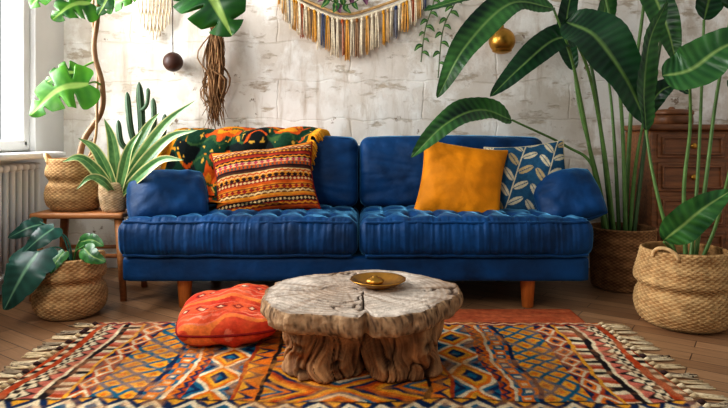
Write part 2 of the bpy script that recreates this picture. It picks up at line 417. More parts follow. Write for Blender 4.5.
# ------------------------------------------------------------------ sofa
sofa = thing('sofa', 'deep blue velvet two-cushion sofa with tufted seats on turned wooden legs', 'sofa', (-.04, 3.25, 0))
def seat(x0, x1, sd):
    hx = (x1-x0)/2; c = ((x0+x1)/2, 3.175, .355); hf = (hx, .325, .092)
    def disp(p, n):
        p = p.copy(); x, y, z = p; u, v = x/hf[0], y/hf[1]
        gx = ((x/.125) % 1-.5)*.125
        if n[2] > .3:
            p[2] += .026*max(0, 1-u*u)**.5*max(0, 1-v*v)**.5*n[2]
            for ry in (-.19, -.0, .2):
                dx = ((x/.125+(.5 if ry == 0 else 0)) % 1-.5)*.125; d2 = dx*dx+(y-ry)**2*1.0
                p[2] -= .026*math.exp(-d2/.0011)*n[2]
            p[2] -= .009*n[2]*math.exp(-gx**2/.0002)*min(1, max(0, (y+.32)/.08))
            p[2] += .006*nz(x*15+sd, y*11, sd+2)*n[2]
        if n[1] < -.3:
            zz = z/hf[2]
            p[1] -= .020*max(0, 1-zz**2)
            p[1] += (.009*nz(x*36+sd, z*3, sd)+.007*nz(x*85, z*4, sd+4))*(.4+.6*abs(zz))+.008*nz(x*9, z*8, sd)
        p[2] += .006*nz(x*6+sd, y*6, sd)
        return p
    o = obj('seat_cushion', rbox(c, hf, .05, (230, 60, 20), disp), VELVET, sofa)
    for zz in (.434, .274):
        pa = [(x, 2.856+.004*nz(x*30, zz, sd), zz+.006*nz(x*9, zz, sd)) for x in np.linspace(x0+.03, x1-.03, 80)]
        obj('piping', tube(pa, .0075, 8), VELVET, o)
    return o
seat(-1.19, -.030, 1.); seat(-.025, 1.11, 7.)
def back(x0, x1, sd):
    hx = (x1-x0)/2; c = ((x0+x1)/2, 3.43, .655); hf = (hx, .09, .2)
    def disp(p, n):
        p = p.copy(); x, y, z = p; u, v = x/hf[0], z/hf[2]
        p[1] -= (.036 if n[1] < -.2 else 0)*max(0, 1-u*u)**.5*max(0, 1-v*v)**.5
        if n[1] < -.2 or n[2] > .3:
            a = math.atan2(v, u); rr = math.hypot(u, v)
            p[1] += .014*nz(x*5+sd, z*6, sd)+.016*nz(a*4.5+sd, rr*1.5, sd+3)*min(1, rr)**2+.004*nz(x*16+z*12, z*8-x*5, sd)
        p[2] += .006*nz(x*4+sd, y*4, sd)+.012*max(0, 1-u*u)*(1 if v > 0 else 0)*v - .010
        p[1] += (z+.2)*.15
        return p
    o = obj('back_cushion', rbox(c, hf, .055, (90, 16, 44), disp), VELVET, sofa)
    pa = []
    for a in np.linspace(0, 1, 80):
        x = x0+.02+(x1-x0-.04)*a; e = min(a, 1-a)
        pa.append((x, 3.405+.052-.032, .842-.018*max(0, 1-e/.05)**2+.012*(1-(2*a-1)**2)-.006))
    obj('piping', tube(pa, .006, 8), VELVET, o)
back(-1.1, -.035, 2.); back(-.025, 1.04, 9.)
def shear(p, n): p = p.copy(); p[1] += (p[2]+.1)*.15; return p
obj('back_frame', rbox((-.035, 3.62, .47), (1.1, .055, .325), .04, (20, 6, 10), shear), VELVET, sofa)
obj('base_frame', rbox((-.04, 3.275, .204), (1.135, .405, .062), .02, (60, 30, 8), lambda p, n: p+np.array((0, .004*nz(p[0]*14, p[2]*10, 5), 0))), VELVET, sofa)
for lx in (-.893, .815):
    for ly in (2.955, 3.58):
        obj('leg', lathe([(.024, 0), (.028, .004), (.037, .135), (.037, .15)], (lx, ly, 0), 24), LEGW, sofa, label='turned orange-brown wooden leg')

# ------------------------------------------------------------------ cushions
def pillow(name, w, h, t, n, colfn, mtl, mx, label, pipec, sd=0., conc=.09, wr_=1., rnd=0., rad=1.):
    V = []; Fc = []; C = []; ids = {}
    def us(i): 
        l = -1+2*i/n; return .55*l+.45*math.sin(PI/2*l)
    for side in (1, -1):
        for i in range(n+1):
            for j in range(n+1):
                edge = i in (0, n) or j in (0, n)
                if edge and side < 0: ids[(side, i, j)] = ids[(1, i, j)]; continue
                u, v = us(i), us(j)
                x = w/2*u*(1-conc*(1-v*v)*u*u); y = h/2*v*(1-conc*(1-u*u)*v*v)
                if rnd: x *= 1-rnd*v*v*u*u; y *= 1-rnd*u*u*v*v
                q = max(0, (1-u*u)*(1-v*v)); rr = math.hypot(u, v); an = math.atan2(v, u)
                z = side*t/2*q**.42
                z += side*q**.4*wr_*(.020*nz(x*6+sd, y*6, side*3+sd)+.014*nz(x*18+sd, y*14, side)*(1-q)+rad*.016*nz(an*3.2+sd, rr*1.5, side+sd)*min(1, rr)**1.5)
                ids[(side, i, j)] = len(V); V.append((x, y, z)); C.append(colfn(u, v, u*w/2, v*h/2))
        for i in range(n):
            for j in range(n):
                q = [ids[(side, i, j)], ids[(side, i+1, j)], ids[(side, i+1, j+1)], ids[(side, i, j+1)]]
                Fc.append(tuple(q) if side > 0 else tuple(q[::-1]))
    o = obj(name, (V, Fc, C), mtl, local=True); o.matrix_world = mx
    loop = [ids[(1, i, 0)] for i in range(n)]+[ids[(1, n, j)] for j in range(n)]+[ids[(1, i, n)] for i in range(n, 0, -1)]+[ids[(1, 0, j)] for j in range(n, -1, -1)]
    obj('piping', M().add(tube([V[i] for i in loop[::2]], .005, 6), pipec), mtl, o, local=True)
    return tag(o, label, 'pillow')
def stand(px, py, Y, lean, roll, yaw=0):
    return Matrix.Translation(P(px, py, Y)) @ Matrix.Rotation(yaw, 4, 'Z') @ Matrix.Rotation(PI/2-lean, 4, 'X') @ Matrix.Rotation(roll, 4, 'Z')
one = lambda u, v, x, y: (1, 1, 1)
pillow('arm_pillow', .40, .31, .21, 100, one, VELVET, stand(168, 197, 3.06, .75, .12, .25), 'soft blue velvet arm pillow at the plant stool end of the sofa', (1, 1, 1), 3, .02, 1.5, .1, .3)
pillow('arm_pillow', .34, .31, .2, 100, one, VELVET, stand(567, 197, 3.1, .68, .3, -.3), 'soft blue velvet arm pillow propped at the dresser end of the sofa', (1, 1, 1), 8, .02, 1.5, .1, .3)
K = [rgb(*c) for c in ((206, 92, 34), (150, 40, 34), (236, 200, 140), (52, 32, 34), (232, 150, 50), (110, 60, 36), (190, 70, 90), (60, 90, 90))]
rows = [('s', 1, 0), ('z', 4, 1), ('d', 3, 2), ('s', 0, 4), ('z', 2, 5), ('x', 1, 4), ('s', 4, 0), ('d', 1, 2), ('x', 3, 4), ('z', 0, 2), ('s', 5, 3), ('d', 0, 7), ('x', 6, 2), ('z', 4, 3), ('s', 0, 1), ('d', 5, 4), ('z', 1, 2), ('s', 0, 4)]
def kil(u, v, x, y):
    t = (v+1)/2*len(rows)*.999; i = int(t); a = t-i; k, c1, c2 = rows[i]
    if a < .1: return K[3]
    tr = abs(((x/.034) % 1)-.5)*2
    if k == 's': return mixc(K[c1], K[c2], .5+.5*nz(x*30, y*4)) if a < .55 else K[c2]
    if k == 'z': return K[c1] if abs(a-.5-.35*(tr-.5)) < .22 else K[c2]
    if k == 'd': return K[c2] if abs(a-.5)*2+abs(((x/.022) % 1)-.5)*2 < .8 else K[c1]
    return K[c1] if abs(a-.5)*2 < tr else K[c2]
pillow('kilim_pillow', .55, .39, .2, 120, kil, CLOTH, stand(265, 181, 3.18, .42, .13, .05), 'striped orange and red kilim pillow in front of the draped throw', K[1], 1)
pillow('mustard_pillow', .45, .43, .2, 100, one, MUSTV, stand(461, 182, 3.15, .38, -.16, -.05), 'plain mustard yellow velvet pillow on the right seat cushion', (1, 1, 1), 5, .09, .9, 0, .6)
LB, LC, LD = rgb(44, 88, 118), rgb(212, 200, 170), rgb(188, 166, 124)
def leafpat(u, v, x, y):
    a = x*.42+y*.91; b = x*.91-y*.42
    P_ = .16; bi = math.floor(b/P_); bl = b-(bi+.5)*P_; ao = a+(.045 if bi % 2 else 0)
    if abs(bl) < .0035: return LC
    for s in (1, -1):
        aa = ao+(.04 if s > 0 else 0); lx = s*bl
        for k in (-1, 0, 1):
            ai = (math.floor(aa/.09)+k)*.09; Y_ = aa-ai-.03; X_ = lx-.039
            r1 = X_*.74+Y_*.67; r2 = -X_*.67+Y_*.74
            if (r1/.043)**2+(r2/.018)**2 < 1: return LB if abs(r2) < .002 else (LD if (math.floor(aa/.09)+k+bi) % 3 < 1 else LC)
    return LB
pillow('leaf_pillow', .43, .42, .17, 150, leafpat, CLOTH, stand(529, 181, 3.22, .28, .1, -.12), 'blue pillow printed with cream leaf sprigs, behind the mustard pillow', LC, 9)
FR, FO, FC_, FD, FP = rgb(196, 56, 38), rgb(220, 96, 56), rgb(236, 206, 166), rgb(136, 34, 34), rgb(226, 134, 106)
def flo(u, v, x, y):
    q = x*.8+.045*nz(x*7, y*7, 1); r_ = y+.045*nz(x*7, y*7, 6)
    c = mixc(FR, FO, max(0, min(1, .5+1.2*nz(q*16, r_*16, 3))))
    b_ = (r_+.25*abs(q))*20; row = math.floor(b_); a = b_-row; tr = abs(((q/.05) % 1)-.5)*2
    fd = max(0, min(1, .65+.9*nz(x*12, y*12, 4)))
    if a < .09: return mixc(c, FP, fd)
    if row % 3 == 0:
        if abs(a-.55-.3*(tr-.5)) < .13: c = mixc(c, FP, fd)
    elif row % 3 == 1:
        d = abs(a-.55)*2+tr
        if d < .4: c = mixc(c, FC_, fd)
        elif d < .75: c = FD
    elif a > .65: c = mixc(FO, rgb(240, 160, 70), .5*fd)
    return c
fp = Matrix.Translation(Vector((-.56, 2.51, .096))) @ Matrix.Rotation(-.1, 4, 'Z') @ Matrix.Rotation(.12, 4, 'X') @ Matrix.Rotation(.2, 4, 'Z')
pillow('floor_pillow', .43, .42, .185, 120, flo, CLOTH, fp, 'plump coral-red pillow with woven pattern lying on the rug beside the stump table', FD, 13, .01, 1.3, .14)

# throw
th = thing('throw_blanket', 'dark green, black and orange woven throw with golden fringe draped over the sofa back', 'throw', (-.7, 3.45, .47))
prof = cr([(3.775, .56), (3.772, .78), (3.72, .856), (3.6, .882), (3.46, .876), (3.372, .815), (3.325, .71), (3.295, .58), (3.26, .50), (3.17, .498), (3.05, .498)], 150)
TB = [rgb(*c) for c in ((230, 148, 34), (212, 90, 26), (150, 48, 28), (26, 66, 46), (20, 28, 28), (60, 92, 52), (222, 172, 70))]
nu, nvv = 160, 150; V = []; C = []
for i in range(nu):
    u = i/(nu-1)
    for j in range(nvv):
        v = j/(nvv-1); y, z = prof[j]
        dn = max(0, v-.42)
        xl = -1.09+.02*math.sin(v*6)-.14*dn; xr = -.26-.30*dn+.025*math.sin(v*9)
        x = xl+(xr-xl)*u
        rip = .011*math.sin(u*13+v*5+1.2*math.sin(v*4))+.010*nz(x*6, v*5, 3)
        lift = .006+abs(rip)*1.5
        if j < 44: p = (x, y-.004*rip, z+.5*rip*(.3 if z < .8 else 1))
        elif z > .83: p = (x, y, z+lift*1.0)
        elif z > .52: p = (x, y-lift*1.6, z)
        else: p = (x, y-.3*lift, z+.7*lift)
        V.append(p)
        s = v*1.1; qx = x+.05*nz(x*5, s*5, 1); qs = s+.06*nz(x*5, s*5, 4)
        big = nz(qx*4.2+3.3, qs*4.2+1.1, 2.7)+.35*nz(qx*11, qs*11, 6)
        k = 4 if big < -.30 else 3 if big < .10 else 1 if big < .26 else 0 if big < .42 else 2
        e = math.sin(qs*62+1.5*math.sin(qx*40))
        if k in (0, 1) and e > .8: k = 4
        if k == 3 and e > .9: k = 4 if nz(qx*9, qs*5, 9) > 0 else 0
        if k == 4 and e > .85: k = 1 if nz(qx*9, qs*5, 7) > .05 else 5
        if nz(x*34, s*34, 5) > .47: k = 6 if k in (3, 4) else 4
        if u < .035 or u > .975: k = 0
        C.append(mixc(TB[k], TB[4], max(0, .35*nz(x*9, s*9, 8))))
obj('cloth', (V, grid(V, nu, nvv)[1], C), CLOTH, th)
for u_, sg in ((0, -1), (nu-1, 1)):
    g = M()
    for j in range(44, 146, 1):
        if sg > 0 and j > 92: continue
        for rep in (0, 1):
            a = np.array(V[u_*nvv+j]); l = random.uniform(.05, .09)
            e = a+np.array((sg*l*.6, -.012-.01*rep, -l*.6)) if a[2] > .58 else a+np.array((sg*l*.7, -.012, .01))
            e2 = a+np.array((sg*l*.35, -.016-.01*rep, -l*.1)) if a[2] > .58 else (a+e)/2+np.array((0, 0, .012))
            g.add(tube(cr([a, e2, e], 6), .004, 5), mixc(TB[0], TB[6], random.random()))
    obj('fringe', g, ROPE, th, label='golden yellow yarn fringe')

# ------------------------------------------------------------------ stump coffee table
tb = thing('coffee_table', 'low live-edge stump coffee table with cracked grey slab top on the rug', 'table', (0, 2.2, .0145))
TX, TY, TZ = -.01, 2.2, .276
def outl(th):
    r = .354*(1+.05*math.sin(2*th+.6)+.03*math.sin(5*th+1)+.05*nz(math.cos(th)*2, math.sin(th)*2, 4)+.035*nz(math.cos(th)*6, math.sin(th)*6, 4)+.009*nz(math.cos(th)*22, math.sin(th)*22, 4))
    d = (th+PI/2-.06+PI) % (2*PI)-PI
    return r*(1-.17*math.exp(-(d/.045)**2)-.03*math.exp(-((d-1.0)/.2)**2)-.05*math.exp(-((d+.55)/.12)**2)-.03*math.exp(-((d-.45)/.08)**2))
g = M(); k = 320; rings = [(i/60, 0.) for i in range(1, 59)]+[(.978, -.001), (.992, -.006), (1., -.018), (1.004, -.034), (1.0, -.05), (.985, -.062), (.955, -.07), (.9, -.074), (.6, -.076), (.2, -.076)]
V = [(TX, TY, TZ)]; C = [rgb(150, 130, 112)]; Fc = []
wA, wB, wC, wD = rgb(210, 197, 182), rgb(160, 137, 116), rgb(66, 48, 36), rgb(122, 90, 62)
for ri, (q, dz) in enumerate(rings):
    for j in range(k):
        t = 2*PI*j/k; r = outl(t)*q; x = r*math.cos(t); y = r*math.sin(t)
        z = TZ+dz
        cxr, cyr = x+.06, y-.02
        rr = math.hypot(cxr, cyr)+.04*nz(x*6, y*6, 1)
        ring = .5+.5*math.sin(rr*240+2*nz(x*6, y*6)); col = mixc(wA, wB, max(0, min(1, .18+.45*ring+.9*nz(x*4, y*4, 9))))
        ray = nz(math.atan2(cyr, cxr)*9, rr*3, 4); col = mixc(col, wD, max(0, ray*.8))
        crack = abs(nz(x*5+3, y*5, 2.)+.25*nz(x*18, y*18, 5))
        dth = (t+PI/2-.06+.12*nz(q*6, 3)+PI) % (2*PI)-PI
        if dz == 0:
            z += .004*nz(x*10, y*10, 5)
            cw = abs(dth)*q*.35
            if cw < .009*q+.002 and q > .12: z -= .03; col = wC
            elif crack < .035 and nz(x*3, y*3, 7) > -.25: z -= .006; col = mixc(col, wC, .85)
            if q > .9: col = mixc(col, wD, (q-.9)*4)
        elif q > .3:
            f = .5+.8*nz(t*9, dz*60, 3)+.35*nz(t*40, dz*20, 8); col = mixc(wD, rgb(196, 162, 124), max(0, min(1, f)))
            if q > .9:
                rx = .012*nz(t*8, dz*40, 6)+.009*nz(t*40, dz*12, 2); x *= 1+rx*2; y *= 1+rx*2
                if abs(nz(t*14, dz*24, 4)) < .05: col = mixc(col, wC, .75)
            else: z += .01*nz(x*10, y*10, 3)
        V.append((TX+x, TY+y, z)); C.append(col)
for j in range(k): Fc.append((0, 1+j, 1+(j+1) % k))
for i in range(len(rings)-1):
    for j in range(k): Fc.append((1+i*k+j, 1+(i+1)*k+j, 1+(i+1)*k+(j+1) % k, 1+i*k+(j+1) % k))
Fc.append(tuple(1+(len(rings)-1)*k+j for j in range(k-1, -1, -1)))
obj('tabletop', (V, Fc, C), TABW, tb, label='weathered grey-brown wooden slab top with growth rings')
def trunk(cx, cy, rx, ry, sd, knots):
    zt = .194
    zs = list(np.linspace(.012, zt, 60))
    pr = [(.96, 0.), (1.0, .004)]+[(1.03-.06*math.sin(PI*(z/zt)), z) for z in zs]+[(.9, zt+.004)]
    V = []; Fc = []; C = []; k = 240
    for i, (r, z) in enumerate(pr):
        for j in range(k):
            t = 2*PI*j/k; c_, s_ = math.cos(t), math.sin(t)
            sq = 1/(abs(c_)**3+abs(s_)**3)**(1/3)
            tw = t+.40*nz(z*10, sd, c_)+.8*(z-.1); kn = 0; kc = 0
            for (ka, kz, kr) in knots:
                da = ((t-ka+PI) % (2*PI)-PI)*rx; dd = math.hypot(da, z-kz)/kr
                kn += .20*math.exp(-dd*dd*1.2)-.16*math.exp(-dd*dd*7); kc = max(kc, math.exp(-dd*dd*5))
                tw += .5*(da/kr)*math.exp(-dd*dd)*.4
            c2, s2 = math.cos(tw), math.sin(tw)
            n1 = nz(c2*1.5+sd, s2*1.5, z*9)
            n2 = nz(c2*3.4+sd, s2*3.4, z*11+2)
            n4 = nz(c2*14+sd, s2*14, z*14); n5 = nz(c2*34+sd, s2*34, z*8)
            n3 = abs(nz(c2*3.1+sd*2, s2*3.1, z*5+5))
            rr = r*sq*(1+.16*n1+.13*n2+.04*n4+.012*n5-.10*max(0, .07-n3)/.07+kn)
            V.append((cx+rx*rr*c_, cy+ry*rr*s_, z+.0145))
            f = max(0, min(1, .42+.45*n2+.4*n4+.35*n5+.3*n1)); col = mixc(rgb(104, 68, 42), rgb(200, 152, 104), f)
            if n3 < .05: col = mixc(col, rgb(46, 30, 20), .85*(1-n3/.05))
            col = mixc(col, rgb(52, 34, 24), .8*kc)
            C.append(col)
    for i in range(len(pr)-1):
        for j in range(k): Fc.append((i*k+j, i*k+(j+1) % k, (i+1)*k+(j+1) % k, (i+1)*k+j))
    Fc.append(tuple(range(k-1, -1, -1))); Fc.append(tuple((len(pr)-1)*k+j for j in range(k)))
    obj('trunk', (V, Fc, C), TABW, tb, label='massive gnarled brown trunk block')
trunk(-.146, 2.2, .142, .19, 1., [(-2.0, .12, .04), (-1.2, .06, .035), (2.8, .1, .04)]); trunk(.134, 2.19, .14, .19, 6., [(-1.9, .07, .04), (-1.1, .13, .04), (.2, .1, .04)])
bc = P(378, 288, 2.24); bc[2] = TZ+.004
V, Fc, _ = lathe([(.05, 0), (.05, .003), (.08, .013), (.1, .026), (.105, .028), (.105, .031), (.098, .030), (.076, .017), (.045, .008), (.005, .007)], (0, 0, 0), 56, lambda r, z, t, i: r*(1+.012*math.sin(14*t)*(r > .07)))
bo = obj('brass_bowl', (V, Fc), BRASS, local=True); bo.location = tuple(bc); tag(bo, 'shallow hammered brass bowl on the stump coffee table', 'bowl')
ic = obj('brass_ornament', M().add(lathe([(.022, 0), (.034, .006), (.036, .012), (.026, .02), (.012, .024), (.01, .028), (.004, .031)], (0, 0, 0), 24)), BRASS, local=True)
ic.location = (bc[0]-.012, bc[1]+.012, bc[2]+.0085); tag(ic, 'small domed brass ornament inside the brass bowl', 'ornament')

# ------------------------------------------------------------------ left side: stool and plants
st = thing('wooden_stool', 'low brown wooden stool carrying two basket plants beside the sofa', 'stool', (-1.475, 3.2, 0))
obj('seat', bbox_((-1.72, 3.04, .425), (-1.24, 3.37, .455), .01), STOOLW, st)
for sx in (-1, 1):
    for sy in (-1, 1):
        obj('leg', tube([(-1.475+sx*.235, 3.205+sy*.145, 0), (-1.475+sx*.20, 3.205+sy*.12, .43)], [.016, .024], 14), STOOLW, st)
for sy in (-1, 1): obj('rail', tube([(-1.475-.215, 3.205+sy*.13, .23), (-1.475+.215, 3.205+sy*.13, .23)], .011, 10), STOOLW, st)
W1, W2 = rgb(146, 104, 64), rgb(218, 182, 132)
# tree in basket
c = (-1.555, 3.2, .456)
t1 = thing('basket_tree', 'split-leaf plant with woody twisted trunk in the belly basket on the stool', 'plant', c)
basket(t1, c, [(.105, 0), (.138, .03), (.150, .08), (.143, .125), (.128, .15), (.130, .165), (.144, .185), (.146, .21), (.138, .245), (.134, .27)], W1, W2, soilz=.22)
handle(t1, c, -.3, .136, .25, W2); handle(t1, c, PI+.3, .136, .25, W2)
BK1, BK2 = rgb(150, 112, 76), rgb(180, 142, 100)
stem(t1, PP([(77, 172, 3.2), (84, 140, 3.2), (101, 112, 3.22), (102, 84, 3.2), (94, 50, 3.18), (98, 10, 3.2), (96, -50, 3.2)]), .017, .012, BK1, 50, 10, 'trunk')
stem(t1, PP([(82, 172, 3.18), (95, 140, 3.17), (97, 100, 3.18), (97, 62, 3.22), (93, 20, 3.2), (95, -30, 3.2)]), .008, .006, BK2, 50, 8, 'trunk')
LT = (LG1, LG2, LRIB)
def ml(r, petiole, pts, w, c, nh=(0, -1, .3), **k):
    stem(r, PP(petiole), .0055, .004, c[1], 16, 6)
    k.setdefault('cutn', 4); k.setdefault('deep', .92)
    obj('leaf', leaf(PP(pts), w, nh, 'monstera', .12, .03, 120, 12, c, **k), LEAF, r)
ml(t1, [(101, 85, 3.2), (95, 82, 3.12), (86, 84, 3.05)], [(88, 84, 3.05), (58, 90, 2.98), (30, 116, 2.95)], .28, LT, seed=1)
ml(t1, [(98, 60, 3.2), (85, 66, 3.14), (76, 72, 3.1)], [(76, 72, 3.12), (62, 74, 3.08), (44, 84, 3.05)], .16, (MG1, LG2, LRIB), seed=8)
ml(t1, [(97, 20, 3.2), (95, 10, 3.12), (88, 5, 3.1)], [(90, 3, 3.1), (72, 5, 3.05), (52, 20, 3.0)], .23, (MG1, LG2, LRIB), seed=2)
ml(t1, [(97, 15, 3.2), (105, 8, 3.15), (108, 4, 3.1)], [(108, 6, 3.1), (122, 0, 3.05), (140, -4, 3.05)], .12, LT, seed=3)
ml(t1, [(96, -35, 3.2), (150, -50, 3.1), (200, -28, 3.05)], [(200, -28, 3.05), (214, 0, 2.98), (232, 36, 2.98)], .44, (MG1, LG1, LRIB), seed=4)
ml(t1, [(96, -40, 3.2), (80, -50, 3.1), (60, -30, 3.0)], [(60, -30, 3.0), (45, -12, 2.95), (30, 8, 2.95)], .2, LT, seed=5)
ml(t1, [(96, -40, 3.2), (130, -60, 3.15), (178, -34, 3.1)], [(178, -34, 3.12), (180, -12, 3.1), (184, 12, 3.1)], .16, (MG1, LG1, LRIB), seed=6)
ml(t1, [(96, -30, 3.2), (104, -30, 3.15), (112, -22, 3.12)], [(112, -22, 3.12), (108, -4, 3.08), (98, 16, 3.06)], .16, (MG1, LG1, LRIB), seed=9)
# spiky plant
c = (-1.315, 3.12, .456)
t2 = thing('spiky_plant', 'spiky agave-like plant with pale leaf margins in the small basket pot on the stool', 'plant', c)
basket(t2, c, [(.05, 0), (.062, .02), (.072, .07), (.074, .11), (.072, .15)], rgb(180, 144, 104), rgb(238, 214, 176), freq=16, amp=.0025, rowh=.007, soilz=.12, k=80)
def blade(pts, w, sd):
    b = P(118, 198, 3.12)
    v, f, cc = leaf([b]+PP(pts), w, (0, -1, .3), 'blade', .3, .0, 34, 7, (rgb(56, 108, 60), rgb(130, 172, 108), rgb(134, 174, 106)), sd)
    cc = [rgb(218, 216, 152) if (i % 15) in (0, 1, 13, 14) else q for i, q in enumerate(cc)]
    obj('leaf', (v, f, cc), LEAF, t2)
for a in (([(140, 160, 3.08), (166, 124, 3.0), (196, 100, 2.92)], .085, 1), ([(142, 166, 3.02), (170, 138, 2.94), (198, 130, 2.86)], .08, 2), ([(140, 176, 2.98), (162, 160, 2.9), (184, 160, 2.84)], .07, 3), ([(130, 164, 3.1), (146, 130, 3.1), (160, 112, 3.1)], .08, 4), ([(116, 166, 3.1), (112, 138, 3.08), (104, 118, 3.05)], .085, 5),
          ([(106, 168, 3.09), (94, 148, 3.07), (78, 138, 3.05)], .075, 6), ([(98, 172, 3.02), (80, 158, 2.98), (62, 162, 2.95)], .07, 7), ([(104, 182, 2.98), (90, 178, 2.92), (76, 190, 2.86)], .055, 8), ([(124, 170, 3.02), (130, 148, 2.96), (142, 130, 2.92)], .075, 9)): blade(*a)
# floor plant left
c = (-1.4, 2.83, 0)
t3 = thing('floor_basket_plant', 'dark-leaved plant in a belly basket standing on the floor before the stool', 'plant', c)
basket(t3, c, [(.115, .002), (.150, .035), (.162, .09), (.152, .135), (.136, .158), (.138, .172), (.154, .19), (.157, .212), (.149, .25), (.144, .275)], W1, W2, soilz=.23)
handle(t3, c, -.2, .146, .255, W2); handle(t3, c, PI+.3, .146, .255, W2)
DT = (rgb(14, 52, 44), rgb(50, 106, 92), rgb(120, 165, 130))
b3 = (73, 268, 2.83)
def ol(r, petiole, pts, w, c, nh=(0, -1, .4), sd=0, fold=.12):
    stem(r, PP(petiole), .005, .0035, c[1], 16, 6); obj('leaf', leaf(PP(pts), w, nh, 'monstera', fold, .02, 60, 8, c, seed=sd, deep=.1, cutn=3), LEAF, r)
ol(t3, [b3, (60, 248, 2.75), (36, 252, 2.7)], [(38, 252, 2.7), (22, 276, 2.62), (4, 310, 2.6)], .23, DT, sd=1)
ol(t3, [b3, (68, 240, 2.8), (52, 228, 2.78)], [(54, 228, 2.78), (40, 238, 2.72), (22, 254, 2.7)], .12, DT, sd=2)
ol(t3, [b3, (62, 235, 2.85), (40, 222, 2.85)], [(42, 224, 2.85), (28, 228, 2.8), (8, 238, 2.78)], .11, DT, sd=3)
ol(t3, [b3, (76, 252, 2.8), (84, 246, 2.75)], [(84, 248, 2.75), (92, 256, 2.7), (106, 262, 2.7)], .09, (MG1, MG2, MRIB), sd=4)
ol(t3, [b3, (76, 250, 2.85), (80, 240, 2.85)], [(80, 242, 2.85), (92, 240, 2.82), (104, 246, 2.8)], .08, (MG1, MG2, MRIB), sd=5)
ol(t3, [b3, (66, 254, 2.78), (64, 252, 2.72)], [(64, 252, 2.72), (56, 262, 2.68), (50, 274, 2.66)], .07, (MG1, MG2, MRIB), sd=6)
# cactus
c = (-1.36, 3.66, 0)
t4 = thing('potted_cactus', 'clustered green cactus standing behind the spiky plant near the wall', 'cactus', c)
obj('pot', lathe([(.085, .0), (.11, .25), (.118, .25), (.118, .29), (.105, .29), (.1, .26), (.01, .255)], c, 32), POTC, t4)
def cac(pts, r, name='arm'):
    pa = cr(PP(pts), 40); n = 40; rr = np.full(n, r); rr[-6:] = r*np.sqrt(np.clip(1-np.linspace(0, 1, 6)**2, .02, 1))
    v, f = tube(pa, rr, 24); cc = []
    v2 = []
    for i in range(n):
        cen = pa[i]
        for j in range(24):
            p = v[i*24+j]; kk = .86 if j % 3 == 0 else 1.06
            v2.append(cen+(p-cen)*kk); cc.append(mixc(rgb(32, 58, 40), rgb(84, 114, 78), 0 if j % 3 == 0 else .8))
    obj(name, (v2, f, cc), STEM, t4)
cac([(143, 268, 3.66), (143, 190, 3.66), (142, 130, 3.66), (139, 82, 3.66)], .022, 'trunk')
cac([(143, 150, 3.66), (134, 140, 3.64), (130, 124, 3.63), (127, 92, 3.63)], .018); cac([(143, 146, 3.66), (150, 136, 3.63), (154, 120, 3.62), (153, 98, 3.62)], .017)
cac([(143, 152, 3.66), (156, 144, 3.64), (163, 134, 3.63), (165, 114, 3.63)], .016); cac([(143, 154, 3.66), (130, 150, 3.62), (121, 142, 3.6), (118, 120, 3.6)], .016); cac([(139, 112, 3.66), (146, 106, 3.62), (148, 96, 3.62), (148, 88, 3.62)], .011)

# ------------------------------------------------------------------ right side
ds = thing('dresser', 'worn brown wooden dresser with panelled drawers behind the right-hand plants', 'dresser', (2.1, 3.62, 0))
dx0, dx1, dy0, dy1 = 1.67, 2.55, 3.44, 3.8
obj('carcass', bbox_((dx0, dy0, .08), (dx1, dy1, .885), .008), DRESW, ds)
obj('top', bbox_((dx0-.025, dy0-.025, .885), (dx1+.025, dy1, .92), .012), DRESW, ds)
for (a, b) in ((.12, .30), (.325, .505), (.53, .70), (.725, .865)):
    for (xa_, xb_) in ((dx0+.03, dx0+.42), (dx0+.46, dx1-.03)):
        g = M().add(bbox_((xa_, dy0-.012, a), (xb_, dy0+.004, b), .005))
        for q in ((xa_+.02, xb_-.02, a+.018, a+.03), (xa_+.02, xb_-.02, b-.03, b-.018)): g.add(bbox_((q[0], dy0-.026, q[2]), (q[1], dy0-.008, q[3]), .004))
        for q in (xa_+.02, xb_-.032): g.add(bbox_((q, dy0-.026, a+.02), (q+.012, dy0-.008, b-.02), .004))
        d = obj('drawer', g, DRESW, ds)
        k_ = lathe([(.007, 0), (.008, .014), (.018, .022), (.017, .03), (.005, .034)], (0, 0, 0), 16)
        obj('knob', ([((xa_+xb_)/2+v[0], dy0-.012-v[2], (a+b)/2+v[1]) for v in k_[0]], [q[::-1] for q in k_[1]]), BRASS, d)
for lx in (dx0+.03, dx1-.03):
    for ly in (dy0+.03, dy1-.03): obj('foot', lathe([(.018, 0), (.03, .05), (.03, .085)], (lx, ly, 0), 16), DRESW, ds)
bx = P(676, 127, 3.55); bl = thing('wooden_box', 'round lidded wooden box on top of the dresser', 'box', (bx[0], 3.6, .9205))
obj('body', lathe([(.108, 0), (.115, .006), (.117, .03), (.115, .058), (.1, .06), (.01, .06)], (bx[0], 3.6, .9205), 40), DRESW, bl)
obj('lid', lathe([(.119, .0605), (.121, .066), (.12, .08), (.112, .088), (.06, .095), (.02, .097), (.018, .104), (.008, .11)], (bx[0], 3.6, .9205), 40), DRESW, bl)

